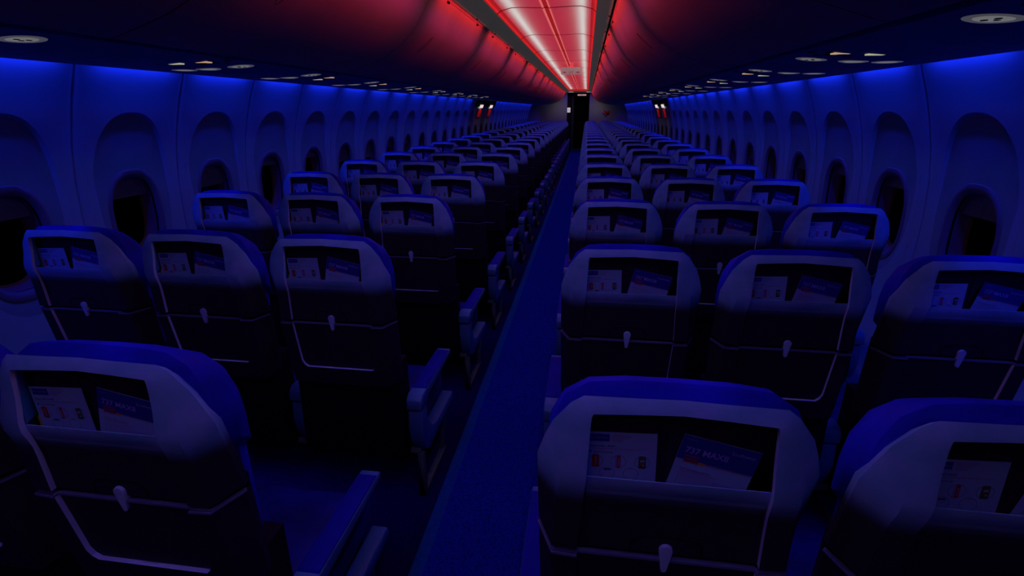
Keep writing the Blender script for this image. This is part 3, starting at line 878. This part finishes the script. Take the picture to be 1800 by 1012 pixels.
# exit sign hanging from the ceiling
t = empty('exit_sign', (.052, 9.0, 2.03)); 
mb = MB(); n = 10; w = .160
prof = []
for i in range(n + 1):
    u = i / n; prof.append((-.020 - .018 * math.sin(PI * u * .5), .055 - .105 * u))
prof += [(.030, -.050), (.030, .055)]
mb.prism(prof, 'x', -w, w, 0)
mb.build('sign_body', ['signlens'], t, 40)
mb = MB()
for s_ in (-1, 1): mb.prism([(a - .003 if a < 0 else a + .002, b * 1.05) for a, b in prof], 'x', s_ * w, s_ * (w + .004), 0)
mb.box((-w, -.022, .055), (w, .032, .060)); mb.box((-.03, -.01, .058), (.03, .02, .112))
mb.build('sign_frame', ['ceil'], t)
mb = MB()
def ysurf(z): u = (.055 - z) / .105; return -.020 - .018 * math.sin(PI * min(max(u, 0), 1) * .5) - .0012
wtx = put_text(mb, 'EXIT', .058, lambda a, b: (-.040 + a * .62, ysurf(-.040 + b), -.040 + b), 0)
for s_ in (-1, 1):
    cx = s_ * .105
    mb.poly([(cx + s_ * .028, ysurf(-.02), -.020), (cx, ysurf(0), -.004), (cx, ysurf(-.036), -.036)]); mb.poly([(cx, ysurf(-.016), -.015), (cx - s_ * .03, ysurf(-.016), -.015), (cx - s_ * .03, ysurf(-.025), -.025), (cx, ysurf(-.025), -.025)])
mb.build('sign_lettering', ['signred'], t)
tag(t, 'curved grey exit sign with red letters hanging from the red-lit ceiling', 'exit sign')

# ================================================================== overwing exits
def over(sd, y, first):
    r = empty('emergency_exit_hatch', (0, y, 0))
    mb = MB(); hw = .50
    rows = []
    for z in (1.625, 1.60, 1.55, 1.515, 1.500):
        s = s_of_z(z); x, zz = wall_at(s, -.014); rows.append([(sd * x, yy, zz) for yy in (-hw, -.2, .2, hw)])
    mb.rings(rows)
    rows2 = [[(p[0] + sd * .02, p[1], p[2]) for p in rw] for rw in (rows[0], rows[-1])]
    mb.rings([rows[-1], rows2[-1]]); 
    for e in (0, 3): mb.rings([[rw[e] for rw in rows], [(rw[e][0] + sd * .02, rw[e][1], rw[e][2]) for rw in rows]])
    mb.build('header_panel', ['black'], r)
    for name, z0, z1, hwid, m, off in (('exit_lamp', 1.540, 1.482, .13, 'exitlamp', -.030), ('handle_cover', 1.462, 1.310, .185, 'exitflap', -.020)):
        mb = MB(); rows = []
        for i in range(6):
            z = z0 + (z1 - z0) * i / 5; x, zz = wall_at(s_of_z(z), off); rows.append([(sd * x, yy, zz) for yy in (-hwid, 0, hwid)])
        rb = [[(p[0] + sd * .014, p[1], p[2]) for p in rw] for rw in rows]
        mb.rings(rows); mb.rings([rows[0], rb[0]]); mb.rings([rows[-1], rb[-1]])
        for e in (0, 2): mb.rings([[rw[e] for rw in rows], [rw[e] for rw in rb]])
        mb.build(name, [m], r)
    return r
for sd, ys_, sn in ((-1, (10.20, 11.26), 'left'), (1, (9.98, 10.86), 'right')):
    for y, wh in zip(ys_, ('nearer', 'farther')):
        o = over(sd, y, True)
        tag(o, '%s overwing exit in the %s sidewall with white lamp over red cover' % (wh, sn), 'emergency exit', 'overwing exits')
        ld = bpy.data.lights.new('cover_glow', 'AREA'); ld.shape = 'RECTANGLE'; ld.size = .3; ld.size_y = .012; ld.energy = .25; ld.color = (1, .25, .2)
        lo_ = bpy.data.objects.new('cover_glow', ld); C.objects.link(lo_)
        x, z = wall_at(s_of_z(1.475), -.05)
        lo_.matrix_world = Matrix.Translation((sd * x, y, z)) @ Matrix(((0, 0, -sd * .35, 0), (1, 0, 0, 0), (0, 1, 0, 0), (0, 0, 0, 1)))
        dirv = Vector((sd * .35, 0, -1)).normalized(); lo_.rotation_mode = 'QUATERNION'
        lo_.matrix_world = Matrix.Translation((sd * x, y, z)) @ dirv.to_track_quat('-Z', 'X').to_matrix().to_4x4()

# ================================================================== bulkhead, doorway and forward galley
mb = MB()
def bulk(x0, x1, z0, z1): mb.box((x0, YE, z0), (x1, YE + .04, z1), 0)
bulk(-1.9, -.40, 0, 2.3); bulk(.42, 1.9, 0, 2.3); bulk(-.40, .42, 2.03, 2.3)
struct(mb.build('wall_front', ['bulk']))
# door frame
mb = MB()
mb.box((-.40, YE - .02, 0), (-.20, YE + .05, 2.03), 0); mb.box((.395, YE - .02, 0), (.42, YE + .05, 2.03), 0); mb.box((-.40, YE - .02, 1.90), (.42, YE + .05, 2.03), 0)
struct(mb.build('door_1', ['black']))
mb = MB()
for a, b in ((-.202, -.192), (-.155, -.150)): mb.box((a, YE - .03, 0), (b, YE - .02, 1.90), 0)
mb.box((-.20, YE - .03, .0), (.40, YE - .02, .012), 0)
struct(mb.build('trim_3', ['lip']))
# ceiling end: red-lit cross band and grey header
mb = MB(); mb.box((-.40, YE - .22, 2.060), (.42, YE, 2.085), 0); mb.box((-.45, YE - .10, 2.03), (.45, YE, 2.06), 0)
mb.box((-.345, YE - .26, 2.085), (.345, YE - .245, 2.146), 1)
struct(mb.build('trim_4', ['rail', 'ceilred']))
for x in (-.27, .38):
    mb = MB(); mb.box((-.09, -.006, -.012), (.09, .0, .012)); o = mb.build('header_lamp', ['glint'], None, 40, .002, (x, YE - .101, 2.045))
    tag(o, 'small pale lamp at the %s end of the header above the doorway' % ('left' if x < 0 else 'right'), 'lamp', 'lamps on the doorway header')
t = empty('doorway_sign', (.13, YE - .04, 1.945)); mb = MB(); mb.box((-.16, -.02, -.028), (.16, .02, .028)); mb.build('sign_body', ['doorlamp'], t, 40, .004)
mb = MB(); put_text(mb, 'EXIT', .05, lambda a, b: (-.055 + a, -.0215, -.018 + b), 0); mb.build('sign_lettering', ['signred'], t)
tag(t, 'small pink-lit exit sign above the dark forward doorway', 'exit sign')
mb = MB(); mb.box((-.06, -.008, -.085), (.06, 0, .085)); o = mb.build('placard', ['white'], None, 40, .004, (-.335, YE - .021, 1.42))
mb = MB(); mb.box((-.03, -.0095, -.004), (.03, -.008, .004)); mb.build('placard_print', ['navy2'], o)
tag(o, 'small lit white placard on the black left jamb of the forward doorway', 'placard')
# galley unit behind
t = empty('galley_unit', (.12, YE + 1.6, 0))
mb = MB(); mb.box((-.55, 0, 0), (.55, .5, 2.0)); mb.build('cabinet_body', ['dark'], t)
mb = MB(); mb.box((-.55, -.03, .92), (.55, 0, .95)); mb.build('counter_edge', ['wood'], t)
for i in range(3):
    mb = MB(); mb.box((-.52 + .35 * i, -.012, .12), (-.20 + .35 * i, 0, .88)); mb.build('cart_door', ['dark'], t, 40, .006)
    mb = MB(); mb.box((-.50 + .35 * i, -.012, 1.05), (-.22 + .35 * i, 0, 1.75)); mb.build('oven_door', ['dark'], t, 40, .006)
tag(t, 'dark galley unit with a thin counter edge beyond the forward doorway', 'galley')
mb = MB(); mb.box((-1.2, YE + .04, 0), (-.9, YE + 2.2, 2.3)); mb.box((.9, YE + .04, 0), (1.2, YE + 2.2, 2.3)); mb.box((-1.2, YE + 2.2, 0), (1.2, YE + 2.25, 2.3)); mb.box((-1.2, YE + .04, 2.1), (1.2, YE + 2.2, 2.15))
struct(mb.build('wall_galley', ['dark']))
# heart emblem on the right bulkhead panel
mb = MB()
def heart(k):
    pts = []
    for i in range(40):
        a = 2 * PI * i / 40; x = 16 * math.sin(a) ** 3; y = 13 * math.cos(a) - 5 * math.cos(2 * a) - 2 * math.cos(3 * a) - math.cos(4 * a)
        pts.append((x / 16 * .145 * k, y / 17 * .145 * k))
    return pts
hp = heart(1)
def clip(pts, f):
    out = []
    for i, p in enumerate(pts):
        q = pts[(i + 1) % len(pts)]; a, b = f(p), f(q)
        if a >= 0: out.append(p)
        if (a >= 0) != (b >= 0): t_ = a / (a - b); out.append((p[0] + (q[0] - p[0]) * t_, p[1] + (q[1] - p[1]) * t_))
    return out
g = lambda c: (lambda p: (p[1] + .75 * p[0]) - c)
for lo_c, hi_c, m in ((-.02, 9, 0), (-.05, -.02, 1), (-9, -.05, 2)):
    q = clip(clip(hp, g(lo_c)), lambda p, h=hi_c: h - (p[1] + .75 * p[0]))
    if len(q) > 2:
        i = [mb.vert((x, -.004, z)) for x, z in q]; j = [mb.vert((x, 0, z)) for x, z in q]
        mb.face(i, m); mb.face(j[::-1], m)
        for a in range(len(q)): b = (a + 1) % len(q); mb.face((i[a], j[a], j[b], i[b]), m)
o = mb.build('wall_emblem', ['exitflap', 'heartyel', 'heartblue'], None, 40, 0, (1.05, YE - .001, 1.30)); 
tag(o, 'red, yellow and blue heart emblem on the right bulkhead', 'emblem')

# ================================================================== LIGHTS
def area(name, loc, d, lx, w, energy, col, spread=180, xdir=(0, 1, 0)):
    ld = bpy.data.lights.new(name, 'AREA'); ld.shape = 'RECTANGLE'; ld.size = lx; ld.size_y = w; ld.energy = energy; ld.color = col; ld.spread = math.radians(spread)
    o = bpy.data.objects.new(name, ld); C.objects.link(o)
    z = -Vector(d).normalized(); x = Vector(xdir).normalized(); y = z.cross(x).normalized(); x = y.cross(z)
    o.matrix_world = Matrix(((x.x, y.x, z.x, loc[0]), (x.y, y.y, z.y, loc[1]), (x.z, y.z, z.z, loc[2]), (0, 0, 0, 1)))
    return o
BLUE = (.022, .030, 1.0)
E_WALL, E_AMB, E_RED, E_WHITE, E_BIN = 1.45, 1.55, .07, .32, .38
E_CROSS = .35
for sd in (-1, 1):
    # blue sidewall wash, one strip per panel
    for k in range(-3, NPAN - 3):
        y = CY[sd] + D * k
        if y > YE - .2: continue
        ex = (9.6 < y < 11.8) if sd < 0 else (9.4 < y < 11.4)
        if ex: continue
        area('wall_wash', (sd * 1.606, y, 1.672), (0, 0, -1), D * .72, .012, E_WALL, BLUE, 170)
    # ceiling: red wash from the rail, pale strip near the panel edge
    for k in range(-4, 12):
        y0 = CY0 + BL * k; y1 = min(y0 + BL, YE)
        if y1 - y0 < .2: continue
        L_ = y1 - y0
        area('ceiling_red', (sd * .352, (y0 + y1) / 2, 2.112), (-sd * .35, 0, 1), L_ * .99, .006, E_RED * L_ / BL, (1, .035, .03))
        area('ceiling_pale', (sd * .255, (y0 + y1) / 2, 2.100), (-sd * .15, 0, 1), L_ * .99, .022, E_WHITE * L_ / BL, (.35, 1, .92), 150)
    # red wash on the bins, one rail lamp per bin, plus added fills
    for k in range(-2, 13):
        y = BY0 + BL * (k + .5)
        area('bin_red', (sd * .428, y, 2.016), (sd, 0, -.12), BL * .80, .010, E_BIN, (1, .03, .05), 140)
        area('bin_red_cross_fill', (-sd * .412, y, 2.012), (sd, 0, -.085), BL * .80, .012, E_CROSS, (1, .04, .10), 22)  # added fill from across the aisle, spreads red down the bins
        area('cabin_blue_fill', (sd * .41, y, 2.022), (0, 0, -1), 1.3, .04, E_AMB, BLUE, 125)  # added blue ambient fill, kept out of view; not a real rail lamp
area('bulkhead_left', (-.60, YE - .5, 1.62), (0, 1, -.6), .5, .02, .30, (1, .82, .50), 160, (1, 0, 0))
area('bulkhead_right', (.66, YE - .5, 1.62), (0, 1, -.6), .5, .02, .30, (1, .82, .50), 160, (1, 0, 0))

w = bpy.data.worlds.new('night'); bpy.context.scene.world = w; w.use_nodes = True
w.node_tree.nodes['Background'].inputs[0].default_value = (.01, .012, .05, 1); w.node_tree.nodes['Background'].inputs[1].default_value = .0
vs_ = bpy.context.scene.view_settings
vs_.view_transform = 'Standard'; vs_.look = 'None'; vs_.gamma = 1; vs_.exposure = 0; vs_.use_curve_mapping = False
bpy.context.view_layer.update()
